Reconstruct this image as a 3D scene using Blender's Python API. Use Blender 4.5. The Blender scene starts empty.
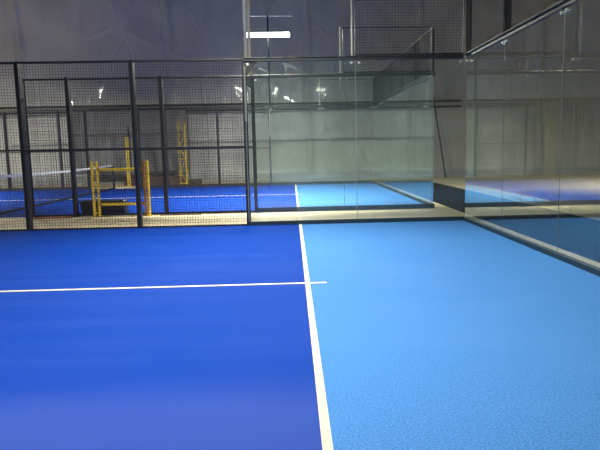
import bpy, math, random
from mathutils import Vector, Matrix, noise
random.seed(4)
scene = bpy.context.scene
COL = scene.collection
G = 2.57            # width of the gap between the two courts

# ------------------------------------------------------------------ materials
def new_mat(name):
    m = bpy.data.materials.new(name); m.use_nodes = True
    nt = m.node_tree; nt.nodes.clear()
    out = nt.nodes.new('ShaderNodeOutputMaterial')
    return m, nt, out

def N(nt, kind, **kw):
    n = nt.nodes.new(kind)
    for k, v in kw.items():
        if k.startswith('i_'):
            n.inputs[k[2:].replace('_', ' ')].default_value = v
        else:
            setattr(n, k, v)
    return n

def L(nt, a, b): nt.links.new(a, b)

def plain(name, col, rough=0.5, metal=0.0, var=0.12, scale=9.0, bump=0.0):
    """painted / metal surface with a little procedural unevenness"""
    m, nt, out = new_mat(name)
    p = N(nt, 'ShaderNodeBsdfPrincipled'); L(nt, p.outputs[0], out.inputs[0])
    p.inputs['Roughness'].default_value = rough; p.inputs['Metallic'].default_value = metal
    tc = N(nt, 'ShaderNodeTexCoord')
    nz = N(nt, 'ShaderNodeTexNoise'); nz.inputs['Scale'].default_value = scale; nz.inputs['Detail'].default_value = 4
    L(nt, tc.outputs['Object'], nz.inputs['Vector'])
    cr = N(nt, 'ShaderNodeValToRGB')
    cr.color_ramp.elements[0].position = .3; cr.color_ramp.elements[1].position = .7
    cr.color_ramp.elements[0].color = [c * (1 - var) for c in col] + [1]
    cr.color_ramp.elements[1].color = [min(1, c * (1 + var)) for c in col] + [1]
    L(nt, nz.outputs['Fac'], cr.inputs[0]); L(nt, cr.outputs[0], p.inputs['Base Color'])
    if bump:
        b = N(nt, 'ShaderNodeBump'); b.inputs['Strength'].default_value = bump; b.inputs['Distance'].default_value = .02
        L(nt, nz.outputs['Fac'], b.inputs['Height']); L(nt, b.outputs[0], p.inputs['Normal'])
    return m

def turf(name, col, palecol, sand, patch=False):
    m, nt, out = new_mat(name)
    p = N(nt, 'ShaderNodeBsdfPrincipled'); L(nt, p.outputs[0], out.inputs[0])
    p.inputs['Roughness'].default_value = .75
    p.inputs['Specular IOR Level'].default_value = .03
    g = N(nt, 'ShaderNodeNewGeometry')
    fine = N(nt, 'ShaderNodeTexNoise'); fine.inputs['Scale'].default_value = 80; fine.inputs['Detail'].default_value = 5; fine.inputs['Roughness'].default_value = .75
    L(nt, g.outputs['Position'], fine.inputs['Vector'])
    big = N(nt, 'ShaderNodeTexNoise'); big.inputs['Scale'].default_value = .55; big.inputs['Detail'].default_value = 5; big.inputs['Distortion'].default_value = .6
    L(nt, g.outputs['Position'], big.inputs['Vector'])
    # brushing streaks that run along the court
    mp = N(nt, 'ShaderNodeMapping'); mp.inputs['Scale'].default_value = (.18, 2.6, 1)
    L(nt, g.outputs['Position'], mp.inputs['Vector'])
    st = N(nt, 'ShaderNodeTexNoise'); st.inputs['Scale'].default_value = 1.0; st.inputs['Detail'].default_value = 3
    L(nt, mp.outputs[0], st.inputs['Vector'])
    cr = N(nt, 'ShaderNodeValToRGB')
    cr.color_ramp.elements[0].position = .32; cr.color_ramp.elements[1].position = .68
    cr.color_ramp.elements[0].color = [c * .42 for c in col] + [1]
    cr.color_ramp.elements[1].color = [min(1, c * 1.55) for c in col] + [1]
    L(nt, fine.outputs['Fac'], cr.inputs[0])
    ml = N(nt, 'ShaderNodeMath', operation='MULTIPLY'); L(nt, big.outputs['Fac'], ml.inputs[0]); L(nt, st.outputs['Fac'], ml.inputs[1])
    sr = N(nt, 'ShaderNodeMapRange'); sr.inputs['From Min'].default_value = .2; sr.inputs['From Max'].default_value = .38
    sr.inputs['To Min'].default_value = 0; sr.inputs['To Max'].default_value = sand
    L(nt, ml.outputs[0], sr.inputs['Value'])
    fac = sr.outputs[0]
    if patch:                                  # a pale patch near the middle of the side
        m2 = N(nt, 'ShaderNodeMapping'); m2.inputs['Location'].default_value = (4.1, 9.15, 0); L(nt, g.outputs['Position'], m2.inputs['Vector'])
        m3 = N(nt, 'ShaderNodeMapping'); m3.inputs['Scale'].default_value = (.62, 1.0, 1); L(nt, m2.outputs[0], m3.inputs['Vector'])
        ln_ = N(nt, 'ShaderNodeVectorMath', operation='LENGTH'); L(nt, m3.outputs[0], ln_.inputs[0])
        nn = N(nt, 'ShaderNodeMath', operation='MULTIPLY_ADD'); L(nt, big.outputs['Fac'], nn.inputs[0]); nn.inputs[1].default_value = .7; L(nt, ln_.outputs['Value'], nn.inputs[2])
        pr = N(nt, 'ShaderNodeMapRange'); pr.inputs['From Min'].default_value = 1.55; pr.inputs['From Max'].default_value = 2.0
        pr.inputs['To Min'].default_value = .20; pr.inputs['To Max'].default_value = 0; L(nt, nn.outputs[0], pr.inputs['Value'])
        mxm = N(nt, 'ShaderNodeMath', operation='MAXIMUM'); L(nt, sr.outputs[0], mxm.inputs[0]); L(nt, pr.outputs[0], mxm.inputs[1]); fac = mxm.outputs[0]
    mix = N(nt, 'ShaderNodeMix', data_type='RGBA'); L(nt, fac, mix.inputs['Factor'])
    L(nt, cr.outputs[0], mix.inputs[6]); mix.inputs[7].default_value = (*palecol, 1)
    L(nt, mix.outputs[2], p.inputs['Base Color'])
    b = N(nt, 'ShaderNodeBump'); b.inputs['Strength'].default_value = .35; b.inputs['Distance'].default_value = .01
    L(nt, fine.outputs['Fac'], b.inputs['Height']); L(nt, b.outputs[0], p.inputs['Normal'])
    return m

def glass(name, tint=(.95, .975, .96), dust=.02, n_=1.5):
    """clear toughened pane: Fresnel reflection over straight transmission, with a thin film of dust"""
    m, nt, out = new_mat(name)
    g = N(nt, 'ShaderNodeNewGeometry')
    ior = N(nt, 'ShaderNodeMix', data_type='FLOAT'); ior.inputs[2].default_value = n_; ior.inputs[3].default_value = 1 / n_
    L(nt, g.outputs['Backfacing'], ior.inputs['Factor'])
    fr = N(nt, 'ShaderNodeFresnel'); L(nt, ior.outputs[0], fr.inputs['IOR'])
    tr = N(nt, 'ShaderNodeBsdfTransparent'); tr.inputs[0].default_value = (*tint, 1)
    gl = N(nt, 'ShaderNodeBsdfGlossy'); gl.inputs['Roughness'].default_value = .0; gl.inputs[0].default_value = (.96, 1, .98, 1)
    mx = N(nt, 'ShaderNodeMixShader'); L(nt, fr.outputs[0], mx.inputs[0]); L(nt, tr.outputs[0], mx.inputs[1]); L(nt, gl.outputs[0], mx.inputs[2])
    df = N(nt, 'ShaderNodeBsdfDiffuse'); df.inputs[0].default_value = (.62, .68, .62, 1)
    nz = N(nt, 'ShaderNodeTexNoise'); nz.inputs['Scale'].default_value = 1.3; nz.inputs['Detail'].default_value = 5
    L(nt, g.outputs['Position'], nz.inputs['Vector'])
    mr = N(nt, 'ShaderNodeMapRange'); mr.inputs['From Min'].default_value = .3; mr.inputs['From Max'].default_value = .75
    mr.inputs['To Min'].default_value = dust * .6; mr.inputs['To Max'].default_value = dust * 1.4
    L(nt, nz.outputs['Fac'], mr.inputs['Value'])
    m2 = N(nt, 'ShaderNodeMixShader'); L(nt, mr.outputs[0], m2.inputs[0]); L(nt, mx.outputs[0], m2.inputs[1]); L(nt, df.outputs[0], m2.inputs[2])
    L(nt, m2.outputs[0], out.inputs[0])
    return m

def tarp(name, col, rough=.32, coat=0):
    """wrinkled plastic sheeting"""
    m, nt, out = new_mat(name)
    p = N(nt, 'ShaderNodeBsdfPrincipled'); L(nt, p.outputs[0], out.inputs[0])
    p.inputs['Roughness'].default_value = rough
    g = N(nt, 'ShaderNodeNewGeometry')
    n1 = N(nt, 'ShaderNodeTexNoise'); n1.inputs['Scale'].default_value = .35; n1.inputs['Detail'].default_value = 6; n1.inputs['Distortion'].default_value = 1.2
    L(nt, g.outputs['Position'], n1.inputs['Vector'])
    cr = N(nt, 'ShaderNodeValToRGB'); cr.color_ramp.elements[0].position = .3; cr.color_ramp.elements[1].position = .72
    cr.color_ramp.elements[0].color = [c * .82 for c in col] + [1]; cr.color_ramp.elements[1].color = [min(1, c * 1.15) for c in col] + [1]
    L(nt, n1.outputs['Fac'], cr.inputs[0]); L(nt, cr.outputs[0], p.inputs['Base Color'])
    # long slanting creases
    mp = N(nt, 'ShaderNodeMapping'); mp.inputs['Rotation'].default_value = (0, .95, 0); mp.inputs['Scale'].default_value = (.9, 1, .4)
    L(nt, g.outputs['Position'], mp.inputs['Vector'])
    n2 = N(nt, 'ShaderNodeTexNoise'); n2.inputs['Scale'].default_value = 1.1; n2.inputs['Detail'].default_value = 7; n2.inputs['Roughness'].default_value = .62; n2.inputs['Distortion'].default_value = .8
    L(nt, mp.outputs[0], n2.inputs['Vector'])
    vo = N(nt, 'ShaderNodeTexVoronoi', feature='DISTANCE_TO_EDGE'); vo.inputs['Scale'].default_value = .9; vo.inputs['Randomness'].default_value = 1
    L(nt, mp.outputs[0], vo.inputs['Vector'])
    vr = N(nt, 'ShaderNodeMapRange'); vr.inputs['From Max'].default_value = .05; vr.inputs['To Min'].default_value = .25; vr.inputs['To Max'].default_value = 0
    L(nt, vo.outputs['Distance'], vr.inputs['Value'])
    ad = N(nt, 'ShaderNodeMath', operation='ADD'); L(nt, n2.outputs['Fac'], ad.inputs[0]); L(nt, vr.outputs[0], ad.inputs[1])
    b = N(nt, 'ShaderNodeBump'); b.inputs['Strength'].default_value = .55; b.inputs['Distance'].default_value = .12
    L(nt, ad.outputs[0], b.inputs['Height']); L(nt, b.outputs[0], p.inputs['Normal'])
    if coat:                                  # the film's own thin gloss
        p.inputs['Coat Weight'].default_value = coat; p.inputs['Coat Roughness'].default_value = .05
        b2 = N(nt, 'ShaderNodeBump'); b2.inputs['Strength'].default_value = .25; b2.inputs['Distance'].default_value = .02
        L(nt, ad.outputs[0], b2.inputs['Height']); L(nt, b2.outputs[0], p.inputs['Coat Normal'])
    return m

def concrete(name, c0, c1, spec=.4):
    m, nt, out = new_mat(name)
    p = N(nt, 'ShaderNodeBsdfPrincipled'); L(nt, p.outputs[0], out.inputs[0]); p.inputs['Roughness'].default_value = .6; p.inputs['Specular IOR Level'].default_value = spec
    g = N(nt, 'ShaderNodeNewGeometry')
    n1 = N(nt, 'ShaderNodeTexNoise'); n1.inputs['Scale'].default_value = 1.6; n1.inputs['Detail'].default_value = 8; n1.inputs['Roughness'].default_value = .65
    L(nt, g.outputs['Position'], n1.inputs['Vector'])
    cr = N(nt, 'ShaderNodeValToRGB'); cr.color_ramp.elements[0].position = .32; cr.color_ramp.elements[1].position = .7
    cr.color_ramp.elements[0].color = (*c0, 1); cr.color_ramp.elements[1].color = (*c1, 1)
    L(nt, n1.outputs['Fac'], cr.inputs[0]); L(nt, cr.outputs[0], p.inputs['Base Color'])
    b = N(nt, 'ShaderNodeBump'); b.inputs['Strength'].default_value = .2; b.inputs['Distance'].default_value = .01
    L(nt, n1.outputs['Fac'], b.inputs['Height']); L(nt, b.outputs[0], p.inputs['Normal'])
    return m

def emit(name, col, s):
    m, nt, out = new_mat(name)
    e = N(nt, 'ShaderNodeEmission'); e.inputs[0].default_value = (*col, 1); e.inputs[1].default_value = s
    L(nt, e.outputs[0], out.inputs[0]); return m

M = dict(
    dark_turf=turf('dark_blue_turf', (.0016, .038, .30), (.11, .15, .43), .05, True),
    light_turf=turf('light_blue_turf', (.056, .197, .51), (.15, .32, .66), .08),
    line=plain('line_turf', (.62, .545, .415), .8, var=.06, scale=40),
    steel=plain('dark_painted_steel', (.010, .011, .018), .5, .1, .2),
    rail=plain('grey_painted_steel', (.030, .033, .036), .42, .3, .2),
    galv=plain('galvanised_steel', (.80, .75, .58), .5, 0, .1),
    wire=plain('black_coated_wire', (.013, .014, .020), .55, 0, .1),
    channel=plain('teal_base_steel', (.005, .026, .044), .5, .1, .2),
    bolt=plain('zinc_bolt', (.55, .55, .55), .35, .7, .1),
    glass=glass('clear_glass', dust=.03), back_glass=glass('clear_back_glass', dust=.003, n_=1.9), near_glass=glass('clean_near_glass', dust=.001),
    edge=plain('pane_edge', (.30, .36, .33), .25, 0, .05), dark_edge=plain('dark_pane_edge', (.11, .13, .12), .3, 0, .05),
    tarp=tarp('grey_plastic_sheeting', (.60, .60, .60), .4, .42),
    navy_tarp=tarp('navy_plastic_sheeting', (.05, .055, .09), .5, .2),
    dark_tarp=tarp('charcoal_plastic_sheeting', (.17, .17, .18), .5),
    concrete=concrete('beige_concrete', (.80, .64, .39), (.95, .81, .56)),
    rubber=concrete('black_rubber', (.006, .0065, .008), (.014, .0145, .017), .06),
    yellow=plain('yellow_paint', (.84, .60, .05), .45, 0, .18, 14),
    rust=plain('red_primer', (.36, .17, .04), .6, 0, .3, 16),
    timber=plain('brown_timber', (.075, .042, .034), .7, 0, .3, 6, .3),
    red_timber=plain('reddish_plank', (.46, .17, .10), .65, 0, .25, 6, .2),
    black=plain('black_plastic', (.014, .014, .016), .45, 0, .2),
    white=plain('white_webbing', (.9, .9, .88), .6, 0, .05, 30),
    net=plain('black_net_cord', (.012, .013, .016), .8, 0, .1),
    sheet=tarp('clear_white_plastic', (.78, .78, .76), .2),
    ceil=plain('roof_membrane', (.07, .08, .12), .6, 0, .1, 1),
    lamp=emit('led_lens', (1.0, .97, .90), 16.0), lamp_dim=emit('led_lens_dim', (1.0, .97, .90), 1.6),
)

# ------------------------------------------------------------------ mesh helpers
class MB:
    def __init__(s): s.v = []; s.f = []; s.mi = []
    def add(s, vs, fs, mi=0):
        o = len(s.v); s.v += [tuple(v) for v in vs]
        for f in fs: s.f.append([o + i for i in f]); s.mi.append(mi)
    def box(s, x0, x1, y0, y1, z0, z1, mi=0, caps=True, rot=None, c=None):
        vs = [Vector((x, y, z)) for z in (z0, z1) for y in (y0, y1) for x in (x0, x1)]
        if rot is not None: vs = [rot @ (v - c) + c for v in vs]
        s.add(vs, [(0, 2, 3, 1), (4, 5, 7, 6), (0, 1, 5, 4), (2, 6, 7, 3), (0, 4, 6, 2), (1, 3, 7, 5)], mi)
    def bev(s, x0, x1, y0, y1, z0, z1, b):
        """box with chamfered edges (all twelve)"""
        X, Y, Z = (x0, x1), (y0, y1), (z0, z1); ids = {}; vs = []
        for i in (0, 1):
            for j in (0, 1):
                for k in (0, 1):
                    sx, sy, sz = (b, -b)[i], (b, -b)[j], (b, -b)[k]
                    for a, d in enumerate(((0, sy, sz), (sx, 0, sz), (sx, sy, 0))):
                        ids[i, j, k, a] = len(vs); vs.append((X[i] + d[0], Y[j] + d[1], Z[k] + d[2]))
        fs = []
        for i in (0, 1):
            q = [ids[i, 0, 0, 0], ids[i, 1, 0, 0], ids[i, 1, 1, 0], ids[i, 0, 1, 0]]; fs.append(q if i else q[::-1])
            q = [ids[0, i, 0, 1], ids[1, i, 0, 1], ids[1, i, 1, 1], ids[0, i, 1, 1]]; fs.append(q[::-1] if i else q)
            q = [ids[0, 0, i, 2], ids[1, 0, i, 2], ids[1, 1, i, 2], ids[0, 1, i, 2]]; fs.append(q if i else q[::-1])
            for j in (0, 1):
                fs.append([ids[i, j, 0, 0], ids[i, j, 1, 0], ids[i, j, 1, 1], ids[i, j, 0, 1]])
                fs.append([ids[i, 0, j, 0], ids[i, 1, j, 0], ids[i, 1, j, 2], ids[i, 0, j, 2]])
                fs.append([ids[0, i, j, 1], ids[1, i, j, 1], ids[1, i, j, 2], ids[0, i, j, 2]])
                for k in (0, 1): fs.append([ids[i, j, k, 0], ids[i, j, k, 1], ids[i, j, k, 2]])
        s.add(vs, fs)
    def tube(s, p, q, r, n=10, r2=None):
        p, q = Vector(p), Vector(q); d = (q - p).normalized(); r2 = r if r2 is None else r2
        a = d.orthogonal().normalized(); b = d.cross(a)
        vs = []
        for c, rr in ((p, r), (q, r2)):
            for i in range(n):
                t = 2 * math.pi * i / n; vs.append(c + rr * (math.cos(t) * a + math.sin(t) * b))
        fs = [(i, (i + 1) % n, n + (i + 1) % n, n + i) for i in range(n)]
        fs += [tuple(range(n))[::-1], tuple(range(n, 2 * n))]
        s.add(vs, fs)
    def prism(s, poly, y0, y1):
        """extrude an (x,z) polygon along y"""
        n = len(poly)
        vs = [(x, y0, z) for x, z in poly] + [(x, y1, z) for x, z in poly]
        fs = [tuple(range(n)), tuple(range(n, 2 * n))[::-1]] + [(i, n + i, n + (i + 1) % n, (i + 1) % n) for i in range(n)]
        s.add(vs, fs)
    def build(s, name, mats, parent=None, smooth=False):
        me = bpy.data.meshes.new(name); me.from_pydata(s.v, [], s.f)
        for m in (mats if isinstance(mats, (list, tuple)) else [mats]): me.materials.append(m)
        for p, i in zip(me.polygons, s.mi): p.material_index = i; p.use_smooth = smooth
        import bmesh
        bm = bmesh.new(); bm.from_mesh(me); bmesh.ops.recalc_face_normals(bm, faces=bm.faces); bm.to_mesh(me); bm.free()
        o = bpy.data.objects.new(name, me); COL.objects.link(o)
        if parent: o.parent = parent
        return o

def tag(o, label, cat, group=None, kind=None):
    o['label'] = label; o['category'] = cat
    if group: o['group'] = group
    if kind: o['kind'] = kind
    return o

def thing(name, label, cat, loc=(0, 0, 0), rz=0, group=None):
    o = bpy.data.objects.new(name, None); COL.objects.link(o)
    o.empty_display_size = .2; o.location = loc; o.rotation_euler = (0, 0, rz)
    return tag(o, label, cat, group)

def dup(root, label, loc, rz=0, group=None):
    r = root.copy(); COL.objects.link(r); r.location = loc; r.rotation_euler = (0, 0, rz); r['label'] = label
    if group: r['group'] = group
    for ch in root.children:
        c = ch.copy(); COL.objects.link(c); c.parent = r
        for g in ch.children:
            d = g.copy(); COL.objects.link(d); d.parent = c
    return r

def struct(o): o['kind'] = 'structure'; return o

# ------------------------------------------------------------------ the hall
FZ = -.012
X0, X1, Y0, Y1, ZT = -27.0, 15.5, -17.0, 17.2, 9.6
b = MB(); b.box(X0, X1, Y0, Y1 + .3, FZ - .2, FZ); struct(b.build('floor', M['concrete']))
b = MB(); b.box(X0, X1, Y0, Y1 + .3, ZT, ZT + .2); struct(b.build('ceiling', M['ceil']))

SEAMS = (-8.55, -2.35, 2.85, -15.2, 8.4)
def sheet_wall(name, a, c, inward):
    """plastic sheeting hung from roof to floor, with folds; a-c is the base line"""
    a, c = Vector((*a, 0)), Vector((*c, 0)); d = (c - a); ln = d.length; d.normalize(); nrm = Vector((*inward, 0))
    nx, nz = (int(ln / .07), 110) if name == 'wall_back' else (int(ln / .2), 50)
    vs, fs = [], []
    for j in range(nz + 1):
        z = FZ + (ZT - FZ) * j / nz
        for i in range(nx + 1):
            u = ln * i / nx; p = a + d * u
            w = .16 * noise.noise(Vector((u * .28, z * .16, 3.1))) + .05 * noise.noise(Vector((u * .9 + z * .5, z * .55, 7.7)))
            w += .02 * noise.noise(Vector((u * 2.6, z * .7, 1.7)))
            if name == 'wall_back':
                for sx in SEAMS:                                   # gathered seams
                    t = (p.x - sx - .05 * math.sin(z * 1.3)) / .13
                    w += .12 * math.exp(-t * t) * (1 + .6 * noise.noise(Vector((u * 5, z * 4.2, 2))))
                    w += .035 * math.exp(-t * t / 5) * noise.noise(Vector((u * 9, z * 7, 4)))
            k = max(0, .35 - z) / .35                               # the foot of the sheet lies out on the floor
            w += k * k * (.45 + .22 * noise.noise(Vector((u * 1.3, 0, 9))))
            q = p + nrm * w; vs.append((q.x, q.y, z + .05 * k * abs(noise.noise(Vector((u * 3, z * 3, 5))))))
    for j in range(nz):
        for i in range(nx):
            o = j * (nx + 1) + i; fs.append((o, o + 1, o + nx + 2, o + nx + 1))
    mb = MB(); mb.add(vs, fs); ob = mb.build(name, M['tarp' if name == 'wall_back' else 'navy_tarp'], smooth=True)
    so = ob.modifiers.new('thick', 'SOLIDIFY'); so.thickness = .01
    return struct(ob)
sheet_wall('wall_back', (X0, Y1), (X1, Y1), (0, -1))
sheet_wall('wall_right', (X1, Y1), (X1, Y0), (-1, 0))
sheet_wall('wall_left', (X0, Y0), (X0, Y1), (1, 0))
sheet_wall('wall_front', (X1, Y0), (X0, Y0), (0, 1))

# ------------------------------------------------------------------ turf
def court_turf(y0, label):
    t = thing('artificial_turf', label, 'turf', (0, y0, 0))
    def slab(name, xs, mat, lab):
        mb = MB()
        for x0, x1 in xs: mb.box(x0, x1, 0, 10, FZ, 0)
        o = mb.build(name, M[mat], t); o['label'] = lab
    slab('back_area_turf', [(-3.05, -.0)], 'light_turf', 'light blue turf between service line and glass back wall')
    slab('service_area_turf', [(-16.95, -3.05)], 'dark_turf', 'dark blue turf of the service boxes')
    mb = MB(); mb.box(-3.075, -3.025, .0, 10, 0, .003); o = mb.build('service_line', M['line'], t); o['label'] = 'white service line'
    mb = MB(); mb.box(-17.15, -3.08, 4.975, 5.025, 0, .003); mb.box(-3.02, -2.85, 4.975, 5.025, 0, .003)
    o = mb.build('centre_line', M['line'], t); o['label'] = 'white centre line crossing the service line'
    return t
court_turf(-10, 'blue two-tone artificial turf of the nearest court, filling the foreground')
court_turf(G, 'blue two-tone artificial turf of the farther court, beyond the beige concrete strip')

b = MB(); b.box(.40, 2.35, -10.2, 13.3, FZ, FZ + .006)
tag(b.build('rubber_flooring', M['rubber']), 'black strip of flooring on the ground behind the glass back walls', 'floor mat')

# ------------------------------------------------------------------ fence parts
def wire_mesh(w, h, pitch=.05, t=.0045):
    mb = MB()
    def bar(x0, x1, z0, z1, y):
        vs = [(x, yy, z) for z in (z0, z1) for yy in (y - t / 2, y + t / 2) for x in (x0, x1)]
        mb.add(vs, [(0, 1, 5, 4), (2, 6, 7, 3), (0, 4, 6, 2), (1, 3, 7, 5), (0, 2, 3, 1), (4, 5, 7, 6)])
    n = round(w / pitch)
    for i in range(1, n): bar(w * i / n - t / 2, w * i / n + t / 2, 0, h, 0)
    n = round(h / pitch)
    for i in range(1, n): bar(0, w, h * i / n - t / 2, h * i / n + t / 2, t)
    return mb

def mesh_panel(w, z0, z1, label, loc, rz, mid, wt=.0043, br=.03):
    t = thing('wire_mesh_panel', label, 'fence panel', loc, rz)
    h = z1 - z0 - .06
    o = wire_mesh(w - .06, h, t=wt).build('wire_mesh', M['wire'], t); o.location = (.03, .02, z0 + .03)
    def rail(name, za, zb):
        mb = MB(); mb.bev(0.0, w, 0, .04, za, zb, .004); mb.build(name, M['steel'], t)
    rail('top_rail', z1 - (.04 if mid else .02), z1); rail('bottom_rail', z0, z0 + br)
    if mid: rail('middle_rail', mid - .016, mid + .016)
    fw_ = .03 if mid else .012
    for x in (0, w - fw_):
        mb = MB(); mb.bev(x, x + fw_, 0, .04, z0 + .03, z1 - .04, .003); mb.build('side_rail', M['steel'], t)
    return t

def fence_post(label, loc, h=3.0, wd=.075, dp=.10, rz=0):
    t = thing('fence_post', label, 'fence post', loc, rz)
    mb = MB(); mb.bev(-wd / 2, wd / 2, .045, .045 + dp, FZ + .012, h, .006); mb.build('post', M['steel'], t)
    mb = MB(); mb.bev(-.09, .09, .045, .235, FZ, FZ + .012, .003)
    for sx in (-.065, .065): mb.tube((sx, .195, FZ + .01), (sx, .195, FZ + .026), .011, 8)
    mb.build('base_plate', M['steel'], t)
    mb = MB(); mb.bev(-wd / 2 - .004, wd / 2 + .004, .041, .045 + dp + .004, h, h + .012, .003); mb.build('cap', M['black'], t)
    return t

def panes(n, label_list, loc, rz, gm='glass'):
    out = []
    for i, lab in enumerate(label_list):
        t = thing('glass_wall_panel', lab, 'glass wall panel', (loc[0] + i * -2 * math.cos(rz), loc[1] + i * -2 * math.sin(rz), 0), rz)
        mb = MB(); x0, x1 = -1.996, -.004
        mb.box(x0, x1, .020, .032, .065, 2.955)
        mb.mi = [1, 1, 0, 0, 1, 1]
        o = mb.build('pane', [M[gm], M['edge'] if gm == 'glass' else M[gm]], t)
        # normals get recalculated: re-assign by orientation
        for p in o.data.polygons: p.material_index = 0 if abs(p.normal.y) > .9 else 1
        if gm != 'near_glass':
            sl = MB(); sw = .006 if gm == 'glass' else .0035
            for xx in ((x0 + .004,) if 'corner' in lab else (x0 + .004, x1 - .004))[:1]: sl.box(xx - sw, xx + sw, .017, .0195, .075, 2.94)
            q = sl.build('edge_seal', M['edge' if gm == 'glass' else 'dark_edge'], t); q['label'] = 'pale strip along the pane edges'
        for xx in (-.07, -1.93):
            for zz in (2.905,):
                q = MB(); q.tube((xx, .006, zz), (xx, .046, zz), .022, 12); q.tube((xx, -.002, zz), (xx, .006, zz), .012, 8)
                q.build('clamp_bolt', M['bolt'], t)
        out.append(t)
    return out

def rail_thing(name, label, cat, loc, rz, ln, z0, z1, y0, y1, mat):
    o_t = thing(name, label, cat, loc, rz)
    mb = MB(); mb.bev(-ln, 0, y0, y1, z0, z1, .006)
    mb.build('beam', M[mat], o_t)
    if 'top' in name:
        mb = MB(); mb.bev(-ln, 0, y0 - .03, y0, z1 - .012, z1, .003); mb.build('flange', M['steel'], o_t)
    return o_t

def flood_pole(label, loc, rz, lens='lamp_dim', pm='galv', watt=400, tl=None):
    """corner post of the glass that goes on up as a lamp pole, with its LED bar turned to the court (-y)"""
    t = thing('floodlight_pole', label, 'light pole', loc, rz)
    mb = MB(); mb.bev(-.0375, .0375, .065, .165, FZ + .012, 3.0, .006); mb.build('post', M['steel'], t)
    mb = MB(); mb.bev(-.006, .024, .057, .065, 1.9, 2.86, .002); o = mb.build('cover_strip', M['galv'], t); o['label'] = 'pale metal cover strip'
    mb = MB(); mb.bev(-.11, .11, .065, .26, FZ, FZ + .012, .003); mb.build('base_plate', M['steel'], t)
    mb = MB(); mb.tube((.04, .11, 3.0), (.04, .11, 6.42), .032, 14); o = mb.build('pole', M[pm], t, True)
    if pm == 'galv': o['label'] = 'pale tall pole above the fence'
    mb = MB(); mb.tube((-.9, .11, 6.38), (.95, .11, 6.38), .02, 10); mb.build('crossarm', M['white'], t)
    mb = MB(); mb.prism([(.0375, 2.96), (.26, 2.96), (.0375, 2.70)], .066, .08); mb.build('gusset', M['rail'], t)
    tilt = math.radians(tl or TILT)
    R = Matrix.Rotation(-tilt, 3, 'X'); c = Vector((0, 0, 0))
    h = MB(); h.box(-.88, .88, -.05, .05, .06, .085, rot=R, c=c)
    for sx in (-1, 1): h.box(sx * .88 - .02, sx * .88 + .02, -.09, .09, -.10, .085, rot=R, c=c)
    for i in range(17): h.box(-.82 + i * .1, -.80 + i * .1, -.045, .045, .085, .105, rot=R, c=c)
    ho = h.build('lamp_housing', M['rail'], t); ho.location = (0, -.02, 5.69)
    le = MB(); le.tube((-.86, 0, -.02), (.86, 0, -.02), .085, 20); lo = le.build('lamp_tube', M[lens], ho, True); lo['label'] = 'glowing white light bar'
    br = MB(); br.tube((0, .13, 5.60), (0, .03, 5.76), .02, 10); br.tube((-.5, .035, 5.77), (.5, .035, 5.77), .018, 10); br.build('bracket', M['rail'], t)
    # the light of that lamp
    ld = bpy.data.lights.new('floodlight', 'AREA'); ld.shape = 'RECTANGLE'; ld.size = 1.7; ld.size_y = .17; ld.energy = watt; ld.color = (1, .95, .86); ld.spread = math.radians(SPREAD)
    lg = bpy.data.objects.new('floodlight', ld); COL.objects.link(lg); lg.parent = ho
    lg.location = R @ Vector((0, 0, -.115)); lg.rotation_euler = (-tilt, 0, 0)
    return t
TILT = 41; SPREAD = 104

PI = math.pi
def wall_set(y, flip, L_):
    """flip: the wall faces +y (its thickness goes towards -y)"""
    rz = PI if flip else 0
    def at(x): return (x, y, 0)
    def shift(x, w): return (x + w, y, 0) if flip else (x, y, 0)
    # glass, from the corner outwards (pane geometry runs from -2 to 0 along local x)
    for i, lab in enumerate(L_['panes']):
        x = -2.0 * i
        panes(1, [lab], (x - 2 if flip else x, y, 0), rz)
    rail_thing('glass_top_rail', L_['rail'], 'rail', (-4 if flip else -.036, y, 0), rz, 3.964, 2.945, 3.01, -.006, .06, 'rail')
    rail_thing('base_channel', L_['base'], 'base rail', (-4 if flip else .05, y, 0), rz, 4.05, FZ, (.072 if y == 0 else .085 if y == G else .115), .0, .055, 'channel')
    if L_.get('upper'):
        w = 1.97
        mesh_panel(w, 3.024, 4.0, L_['upper'], (-.03 if flip else -2.0, y, 0), rz, None)
        fence_short(L_['upper_post'], (-2.055, y + (-.035 if flip else 0), 0))
    for (xa, xb, lab) in L_.get('mesh', []):
        w = abs(xb - xa) - .012
        xl = xb + .006
        mesh_panel(w, 0.0, 3.0, lab, ((xl + w) if flip else xl, y, 0), rz, 1.45, br=.11 if y > 5 else .03)
    for (x, lab) in L_.get('posts', []):
        fence_post(lab, (x, y, 0), rz=rz, wd=.05 if x == -8.96 else .075)
def fence_short(label, loc):
    t = thing('mesh_post', label, 'fence post', loc)
    mb = MB(); mb.bev(-.012, .012, .005, .03, 3.01, 4.02, .003); mb.build('post', M['galv'], t)
    mb = MB(); mb.bev(-.04, .04, -.008, .048, 3.01, 3.022, .002); mb.build('foot_plate', M['rail'], t)
    return t

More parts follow.
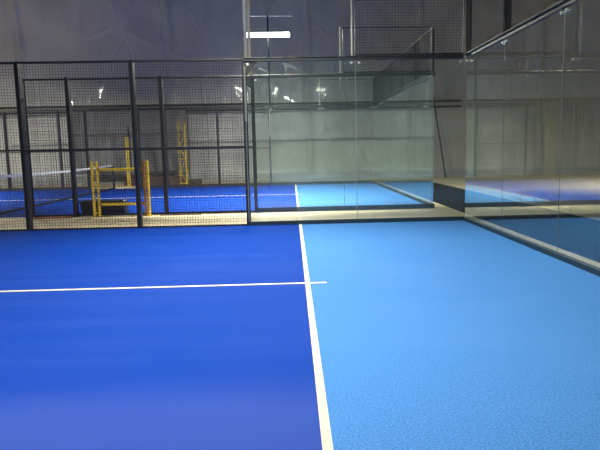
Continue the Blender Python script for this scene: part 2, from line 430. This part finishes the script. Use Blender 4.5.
wall_set(0.0, False, dict(
    panes=['clear glass pane of nearest court side wall, touching the corner with the back wall',
           'clear glass pane of nearest court side wall, between corner pane and lamp pole'],
    rail='dark steel rail along the top of the nearest court side glass',
    base='dark teal steel channel under the nearest court side glass',
    upper='small wire mesh panel above the nearest court side glass, at top centre',
    upper_post='thin pale upright at left end of small mesh panel above nearest side glass',
    mesh=[(-4, -6, 'tall wire mesh panel of nearest fence, directly left of its lamp pole'),
          (-6, -8, 'tall wire mesh panel of nearest fence with yellow barrier seen behind it'),
          (-8, -10, 'tall wire mesh panel of nearest fence at the left edge of the photo')],
    posts=[(-6, 'dark post of nearest fence in front of the yellow barrier, second from left'),
           (-8, 'thick dark post of nearest fence closest to the left edge')]))
wall_set(G, True, dict(
    panes=['clear glass pane of farther court near side, ending at its back wall corner',
           'clear glass pane of farther court near side, next to that court lamp pole'],
    rail='dark steel rail on top of the farther court near side glass',
    base='dark channel under the farther court near side glass, beyond the concrete strip',
    upper='small wire mesh panel above the farther court near side glass',
    upper_post='thin pale upright at left end of mesh panel above farther court near side glass',
    mesh=[(-4, -6, 'wire mesh panel of farther court near fence, directly left of that court lamp pole'),
          (-6, -8, 'wire mesh panel of farther court near fence, right behind the yellow barrier'),
          (-8, -8.96, 'narrow wire mesh panel of farther court near fence, beside its open doorway')],
    posts=[(-6, 'dark post of farther court near fence just right of the yellow barrier'),
           (-8, 'dark post of farther court near fence just left of the yellow barrier'),
           (-8.96, 'slim dark doorway post of farther court near fence, close behind thickest left post')]))
wall_set(G + 10, False, dict(
    panes=['distant glass pane of farther court far side, at its back wall corner',
           'distant glass pane of farther court far side, beside the pole with glowing lamp'],
    rail='dark rail on top of the distant far side glass of farther court',
    base='dark channel under the distant far side glass of farther court',
    upper='small wire mesh panel above the distant far side glass of farther court',
    upper_post='thin upright at left end of mesh panel above distant far side glass',
    mesh=[(-4, -6, 'distant far fence mesh panel directly left of the pole with glowing lamp'),
          (-6, -8, 'distant far fence mesh panel in front of yellow lattice mast'),
          (-8, -9, 'narrow distant far fence mesh panel right of the net end'),
          (-11, -12, 'narrow distant far fence mesh panel left of the net end'),
          (-12, -14, 'distant far fence mesh panel crossed by white net tape, left of the yellow barrier'),
          (-14, -16, 'distant far fence mesh panel at the left edge of the photo')],
    posts=[(-6, 'thin distant far fence post right of the yellow lattice mast'),
           (-8, 'thin distant far fence post left of the yellow lattice mast'),
           (-9, 'thin distant far fence post at right of the net end gap'),
           (-11, 'thin distant far fence post seen just left of the yellow barrier top'),
           (-12, 'thin distant far fence post midway between left edge and yellow barrier'),
           (-14, 'thin distant far fence post nearest the left edge')]))
# long base rail of the farther mesh sides is part of each panel
flood_pole('lamp pole of nearest court where mesh fence meets glass, dark below and pale above', (-4, 0, 0), 0, tl=33)
flood_pole('lamp pole of farther court near side, just right of the nearest lamp pole', (-4, G, 0), PI, watt=1150, tl=36)
flood_pole('distant lamp pole of farther court far side carrying the glowing white light bar', (-4, G + 10, 0), 0, 'lamp', 'rail', 340)
flood_pole('lamp pole of nearest court on the side where the photo is taken', (-4, -10, 0), PI)
for y, rz, lab in ((0, 0, 'lamp pole at the far left end of nearest court fence'), (G, PI, 'lamp pole at the far left end of farther court near fence'),
                   (G + 10, 0, 'lamp pole at the far left end of farther court far fence'), (-10, PI, 'lamp pole at the far left end of the camera side')):
    flood_pole(lab, (-16, y, 0), rz, 'lamp_dim', watt=1350 if y == G else 400, tl=36 if y == G else 34)
flood_pole('added lamp pole out of view at right, brightening the far wall and concrete', (9.5, 5.5, 0), PI, watt=300, tl=24)  # added unseen lamp that brightens the concrete and far wall at right

# ---- near side of the nearest court: the pane the photo is taken through
panes(1, ['large clear glass pane close to the camera that the whole view passes through'], (-4, -10, 0), PI, 'near_glass')
rail_thing('base_channel', 'dark channel under the glass pane close to the camera', 'base rail', (-4, -10, 0), PI, 4.0, FZ, .072, .0, .055, 'channel')

# ---- back walls (faces -x, glass at x=0 .. ; rotate so that local y points to +x)
def back_wall(y_far, L_, n):
    rz = -PI / 2       # local x -> -y, local y -> +x
    for i in range(n):
        t = panes(1, [L_['panes'][i]], (0, y_far - 2 * i - 2, 0), rz, 'back_glass')[0]
    rail_thing('glass_top_rail', L_['rail'], 'rail', (0, y_far - 2 * n, 0), rz, 2 * n, 2.945, 3.01, -.006, .06, 'rail')
    rail_thing('base_channel', L_['base'], 'base rail', (0, y_far - 2 * n, 0), rz, 2 * n, FZ, .072, .0, .055, 'channel')
    for i in range(n):
        mesh_panel(1.96, 3.02, 4.0, L_['upper'][i], (0, y_far - 2 * i - .02, 0), rz, None, .002 if n == 3 else .006)
        t = thing('mesh_post', L_['posts'][i], 'fence post', (0.0, y_far - 2 * i, 0), rz)
        mb = MB(); mb.bev(-.03, .03, .045, .105, 3.011, 4.06, .004); mb.build('post', M['steel'], t)
        mb = MB(); mb.bev(-.06, .06, .044, .13, 3.011, 3.022, .002); mb.build('foot_plate', M['rail'], t)
back_wall(0, dict(
    panes=['nearest court back wall glass pane touching the corner, showing blue court reflections',
           'second glass pane from the corner in nearest court back wall',
           'third glass pane from the corner in nearest court back wall, at right edge',
           ],
    rail='sloping dark rail with bright edge along the top of nearest back wall glass',
    base='dark blue channel at the foot of nearest back wall glass',
    upper=['wire mesh panel above the corner pane of nearest back wall',
           'wire mesh panel above the second pane of nearest back wall',
           'wire mesh panel above the third pane of nearest back wall'],
    posts=['dark post standing on the rail at the nearest glass corner',
           'dark post standing on the sloping back rail, second from the corner',
           'dark post standing on the sloping back rail, third from the corner']), 3)
back_wall(G + 10, dict(
    panes=[f'farther court back wall glass pane, {w}' for w in ('farthest one at its distant corner', 'second from its distant corner', 'middle one of five', 'second from its near corner', 'nearest one at its near corner')],
    rail='dark rail on top of the farther court back wall glass',
    base='dark channel at the foot of farther court back wall glass',
    upper=[f'dark wire mesh panel above farther court back wall, {w}' for w in ('farthest one at the distant corner', 'second from the distant corner', 'middle one of five', 'second from the near corner', 'nearest one at the near corner')],
    posts=[f'short mesh post on farther court back wall rail, {w}' for w in ('at the distant corner', 'second from the distant corner', 'third from the distant corner', 'third from the near corner', 'second from the near corner')]), 5)

# ------------------------------------------------------------------ net of the farther court
t = thing('padel_net', 'long black court net with white top tape on the farther court at left', 'net', (-10, G, 0))
ln, hN = 9.7, .86
nm = MB()
def hz(y): return .92 - .04 * math.sin(PI * min(1, max(0, y / ln)))
c, n = .004, 194
for i in range(n + 1):
    y = .15 + ln * i / n; nm.box(-c / 2, c / 2, y - c / 2, y + c / 2, .05, hz(y) - .05)
for k in range(1, 17):
    for i in range(12):
        ya, yb = .15 + ln * i / 12, .15 + ln * (i + 1) / 12
        nm.tube((0, ya, .05 + (hz(ya) - .1) * k / 17), (0, yb, .05 + (hz(yb) - .1) * k / 17), .0025, 4)
nm.build('net_mesh', M['net'], t)
tp = MB()
for i in range(24):
    ya, yb = .15 + ln * i / 24, .15 + ln * (i + 1) / 24
    vs = [(x, y, hz(y) - d) for y in (ya, yb) for x in (-.012, .012) for d in (0, .065)]
    tp.add(vs, [(0, 1, 3, 2), (4, 6, 7, 5), (0, 2, 6, 4), (1, 5, 7, 3), (0, 4, 5, 1), (2, 3, 7, 6)])
o = tp.build('top_tape', M['white'], t); o['label'] = 'white tape'
bb = MB(); bb.box(-.012, .012, .15, .15 + ln, .003, .055); bb.build('bottom_band', M['net'], t)
for y in (.12, 9.88):
    pm = MB(); pm.bev(-.04, .04, y - .04, y + .04, .012, .95, .006); po = pm.build('net_post', M['steel'], t)
    pm = MB(); pm.bev(-.09, .09, y - .07, y + .07, .001, .012, .003); pm.build('foot_plate', M['steel'], po)
    if y < 1:
        pm = MB(); pm.tube((.04, y, .7), (.10, y, .7), .03, 12); pm.tube((.10, y, .7), (.10, y, .84), .01, 8); pm.build('winch', M['rail'], po)

# ------------------------------------------------------------------ loose things between and behind the courts
t = thing('barrier', 'yellow tubular steel barrier standing on the concrete behind the nearest mesh fence', 'barrier', (-6.92, 2.26, FZ))
for sx in (-1, 1):
    for k, (dx, mt) in enumerate(((.505, 'rust' if sx > 0 else 'yellow'), (.595, 'yellow'))):
        mb = MB(); mb.tube((sx * dx, 0 if k else .05, .012), (sx * dx, 0 if k else .05, 1.19), .031, 12)
        mb.tube((sx * dx, 0 if k else .05, 1.19), (sx * dx, 0 if k else .05, 1.215), .031, 12, .014)
        o = mb.build('upright', M[mt], t, False)
        if mt == 'rust': o['label'] = 'brownish rusted upright'
        mb = MB(); mb.bev(sx * dx - .04, sx * dx + .04, (0 if k else .05) - .045, (0 if k else .05) + .045, 0, .012, .003); mb.build('foot_plate', M['yellow'], o)
    for z in (.08, .42, .76, 1.10):
        mb = MB(); mb.tube((sx * .505, .05, z), (sx * .595, 0, z), .012, 8); mb.build('rung', M['yellow'], t)
for z in (.27, 1.03):
    mb = MB(); mb.tube((-.505, .05, z), (.505, .05, z), .032, 12); o = mb.build('crossbar', M['yellow'], t)
    for sx in (-1, 1):
        mb = MB(); mb.tube((sx * .44, .05, z), (sx * .49, .05, z), .038, 12); q = mb.build('coupler', M['rust'], o); q['label'] = 'rusty coupler'

t = thing('storage_box', 'low black box on the farther court just behind the yellow barrier', 'box', (-7.46, G + .34, .0035))
mb = MB()
vs = [(-.49, -.16, 0), (.47, -.16, 0), (.47, .16, 0), (-.49, .16, 0), (-.53, -.18, .25), (.44, -.18, .25), (.44, .18, .25), (-.53, .18, .25)]
mb.add(vs, [(0, 3, 2, 1), (4, 5, 6, 7), (0, 1, 5, 4), (1, 2, 6, 5), (2, 3, 7, 6), (3, 0, 4, 7)]); mb.build('body', M['black'], t)
mb = MB(); mb.bev(-.55, .46, -.20, .20, .25, .30, .012); mb.build('lid', M['black'], t)
mb = MB(); mb.tube((-.10, -.205, .19), (.06, -.205, .19), .012, 8); mb.tube((-.10, -.205, .19), (-.10, -.17, .19), .01, 8); mb.tube((.06, -.205, .19), (.06, -.17, .19), .01, 8); mb.build('handle', M['rail'], t)

def plank(name, label, cat, p, size, rz, mat):
    mb = MB(); mb.bev(-size[0] / 2, size[0] / 2, -size[1] / 2, size[1] / 2, 0, size[2], .006)
    o = mb.build(name, M[mat]); o.location = p; o.rotation_euler = (0, 0, rz); return tag(o, label, cat)
plank('plank', 'reddish plank lying on the concrete strip left of the yellow barrier', 'plank', (-8.45, 2.20, FZ), (.86, .16, .03), .06, 'red_timber')
plank('plank', 'thin brown plank lying on the concrete strip right of the yellow barrier', 'plank', (-5.65, 2.29, FZ), (.9, .09, .022), .0, 'timber')
plank('timber_beam', 'long brown timber lying lowest below the dark sheet by yellow mast', 'timber', (-8.6, 14.75, FZ), (3.2, .35, .20), .0, 'timber')
plank('timber_beam', 'shorter brown timber lying on top of the long one by yellow mast', 'timber', (-8.9, 14.78, FZ + .20), (2.5, .28, .17), .03, 'timber')

def lattice(label, loc, w, h, cat='mast'):
    t = thing('lattice_mast', label, cat, loc)
    for sx in (-1, 1):
        for sy in (-1, 1):
            mb = MB(); mb.tube((sx * w / 2, sy * w / 2, .01), (sx * w / 2, sy * w / 2, h), .012, 8); mb.build('leg', M['yellow'], t)
    mb = MB(); mb.bev(-w / 2 - .06, w / 2 + .06, -w / 2 - .06, w / 2 + .06, 0, .012, .003); mb.build('base_plate', M['yellow'], t)
    n = max(2, round(h / .5)); br = MB()
    for i in range(n + 1):
        z = .08 + (h - .12) * i / n
        for s in (-1, 1):
            br.tube((-w / 2, s * w / 2, z), (w / 2, s * w / 2, z), .009, 8); br.tube((s * w / 2, -w / 2, z), (s * w / 2, w / 2, z), .009, 8)
            if i < n:
                z2 = .08 + (h - .12) * (i + 1) / n; k = 1 if i % 2 else -1
                br.tube((-k * w / 2, s * w / 2, z), (k * w / 2, s * w / 2, z2), .008, 8); br.tube((s * w / 2, -k * w / 2, z), (s * w / 2, k * w / 2, z2), .008, 8)
    br.build('bracing', M['yellow'], t)
    return t
lattice('yellow lattice mast standing in front of the sheeting beyond the farther court', (-7.66, 14.3, FZ), .27, 2.62)
lattice('slimmer yellow mast behind the yellow barrier, left of the lattice mast', (-9.9, 14.3, FZ), .09, 2.0)

# dark sheet hung before the wall
mb = MB(); nx, nz = 60, 24; vs, fs = [], []
for j in range(nz + 1):
    for i in range(nx + 1):
        u, v = i / nx, j / nz
        x = -12.6 + 4.9 * u; z = .45 + 2.75 * v + .12 * math.sin(u * 9) * (1 - v) * .5
        y = 15.75 + .09 * math.sin(u * 38 + 2 * math.sin(v * 3)) * (.4 + .6 * (1 - v)) + .1 * noise.noise(Vector((u * 6, v * 3, 1)))
        vs.append((x, y, z))
for j in range(nz):
    for i in range(nx):
        o = j * (nx + 1) + i; fs.append((o, o + 1, o + nx + 2, o + nx + 1))
mb.add(vs, fs); t = thing('tarpaulin', 'dark grey tarpaulin hung on a pole in front of the far sheeting wall', 'tarpaulin', (0, 0, 0))
o = mb.build('sheet', M['dark_tarp'], t, True); o.modifiers.new('thick', 'SOLIDIFY').thickness = .008
mb = MB(); mb.tube((-12.7, 15.78, 3.2), (-7.6, 15.78, 3.2), .025, 10); mb.build('hanging_pole', M['rail'], t)
for x in (-12.65, -10.2, -7.65):
    mb = MB(); mb.tube((x, 15.78, FZ), (x, 15.78, 3.2), .025, 10); mb.build('stand_pole', M['rail'], t)

# leaning pole by the right hand part of the far wall
t = thing('leaning_pole', 'thin dark pole leaning on the far sheeting wall, seen between the two glass corners', 'pole', (0, 0, 0))
mb = MB(); mb.tube((3.62, 15.6, FZ), (3.32, 16.75, 3.6), .03, 10); mb.build('shaft', M['steel'], t)
mb = MB(); mb.tube((3.62, 15.6, FZ), (3.605, 15.66, .16), .042, 10); mb.build('foot', M['black'], t)

for z, lab in ((3.42, 'upper of two long dark pipes running across the far sheeting wall'), (3.17, 'lower of two long dark pipes running across the far sheeting wall')):
    t = thing('wall_pipe', lab, 'pipe', (0, 16.72, z))
    mb = MB(); mb.tube((-26, 0, 0), (4.6, 0, 0), .045, 10); mb.build('pipe', M['rail'], t)
    br = MB()
    for x in range(-25, 5, 3): br.bev(x - .03, x + .03, -.05, .42, -.06, -.045, .002); br.bev(x - .03, x + .03, -.055, -.045, -.06, .06, .002)
    br.build('wall_bracket', M['rail'], t)

# crumpled plastic by the edge of the black strip
mb = MB(); vs, fs = [], []; n = 26
for j in range(n + 1):
    for i in range(n + 1):
        u, v = i / n * 2 - 1, j / n * 2 - 1; r = min(1, math.hypot(u, v))
        q = Vector((u * 3.3, v * 3.3, .7))
        h = (1 - r) ** .8 * .20 + (1 - r * .8) * .16 * abs(noise.noise(q)) + .05 * abs(noise.noise(q * 2.7))
        vs.append((u * .34 + .05 * noise.noise(q + Vector((5, 0, 0))), v * .26 + .05 * noise.noise(q + Vector((0, 5, 0))), FZ + .004 + h * (0 if r >= 1 else 1)))
for j in range(n):
    for i in range(n):
        o = j * (n + 1) + i; fs.append((o, o + 1, o + n + 2, o + n + 1))
mb.add(vs, fs); o = mb.build('plastic_sheet', M['sheet']); o.location = (2.75, 3.2, 0.0)
tag(o, 'crumpled white plastic sheet on the concrete behind the nearest back glass', 'plastic sheet')

# ------------------------------------------------------------------ world, camera, output
w = bpy.data.worlds.new('World'); scene.world = w; w.use_nodes = True
w.node_tree.nodes['Background'].inputs[0].default_value = (.5, .55, .7, 1); w.node_tree.nodes['Background'].inputs[1].default_value = .05

f, yaw, pit, rol, cx, cy = 609.34, -.0379, .13, .0194, 316.01, 228.31
r0 = Vector((math.cos(yaw), math.sin(yaw), 0)); f0 = Vector((-math.sin(yaw), math.cos(yaw), 0)); zz = Vector((0, 0, 1))
fw = math.cos(pit) * f0 - math.sin(pit) * zz; up0 = math.sin(pit) * f0 + math.cos(pit) * zz
Rr = math.cos(rol) * r0 - math.sin(rol) * up0; Up = math.sin(rol) * r0 + math.cos(rol) * up0
cd = bpy.data.cameras.new('camera'); cam = bpy.data.objects.new('camera', cd); COL.objects.link(cam)
cam.matrix_world = Matrix(((Rr.x, Up.x, -fw.x, -3.1863), (Rr.y, Up.y, -fw.y, -11.2033), (Rr.z, Up.z, -fw.z, 1.3833), (0, 0, 0, 1)))
cd.sensor_width = 36; cd.lens = f / 600 * 36; cd.shift_x = (300 - cx) / 600; cd.shift_y = -(225 - cy) / 600
cd.clip_end = 200
scene.camera = cam
scene.view_settings.view_transform = 'Standard'; scene.view_settings.look = 'None'
scene.view_settings.gamma = 1; scene.view_settings.exposure = 0.0; scene.view_settings.use_curve_mapping = False
scene.cycles.transparent_max_bounces = 40; scene.cycles.max_bounces = 10; scene.cycles.glossy_bounces = 6
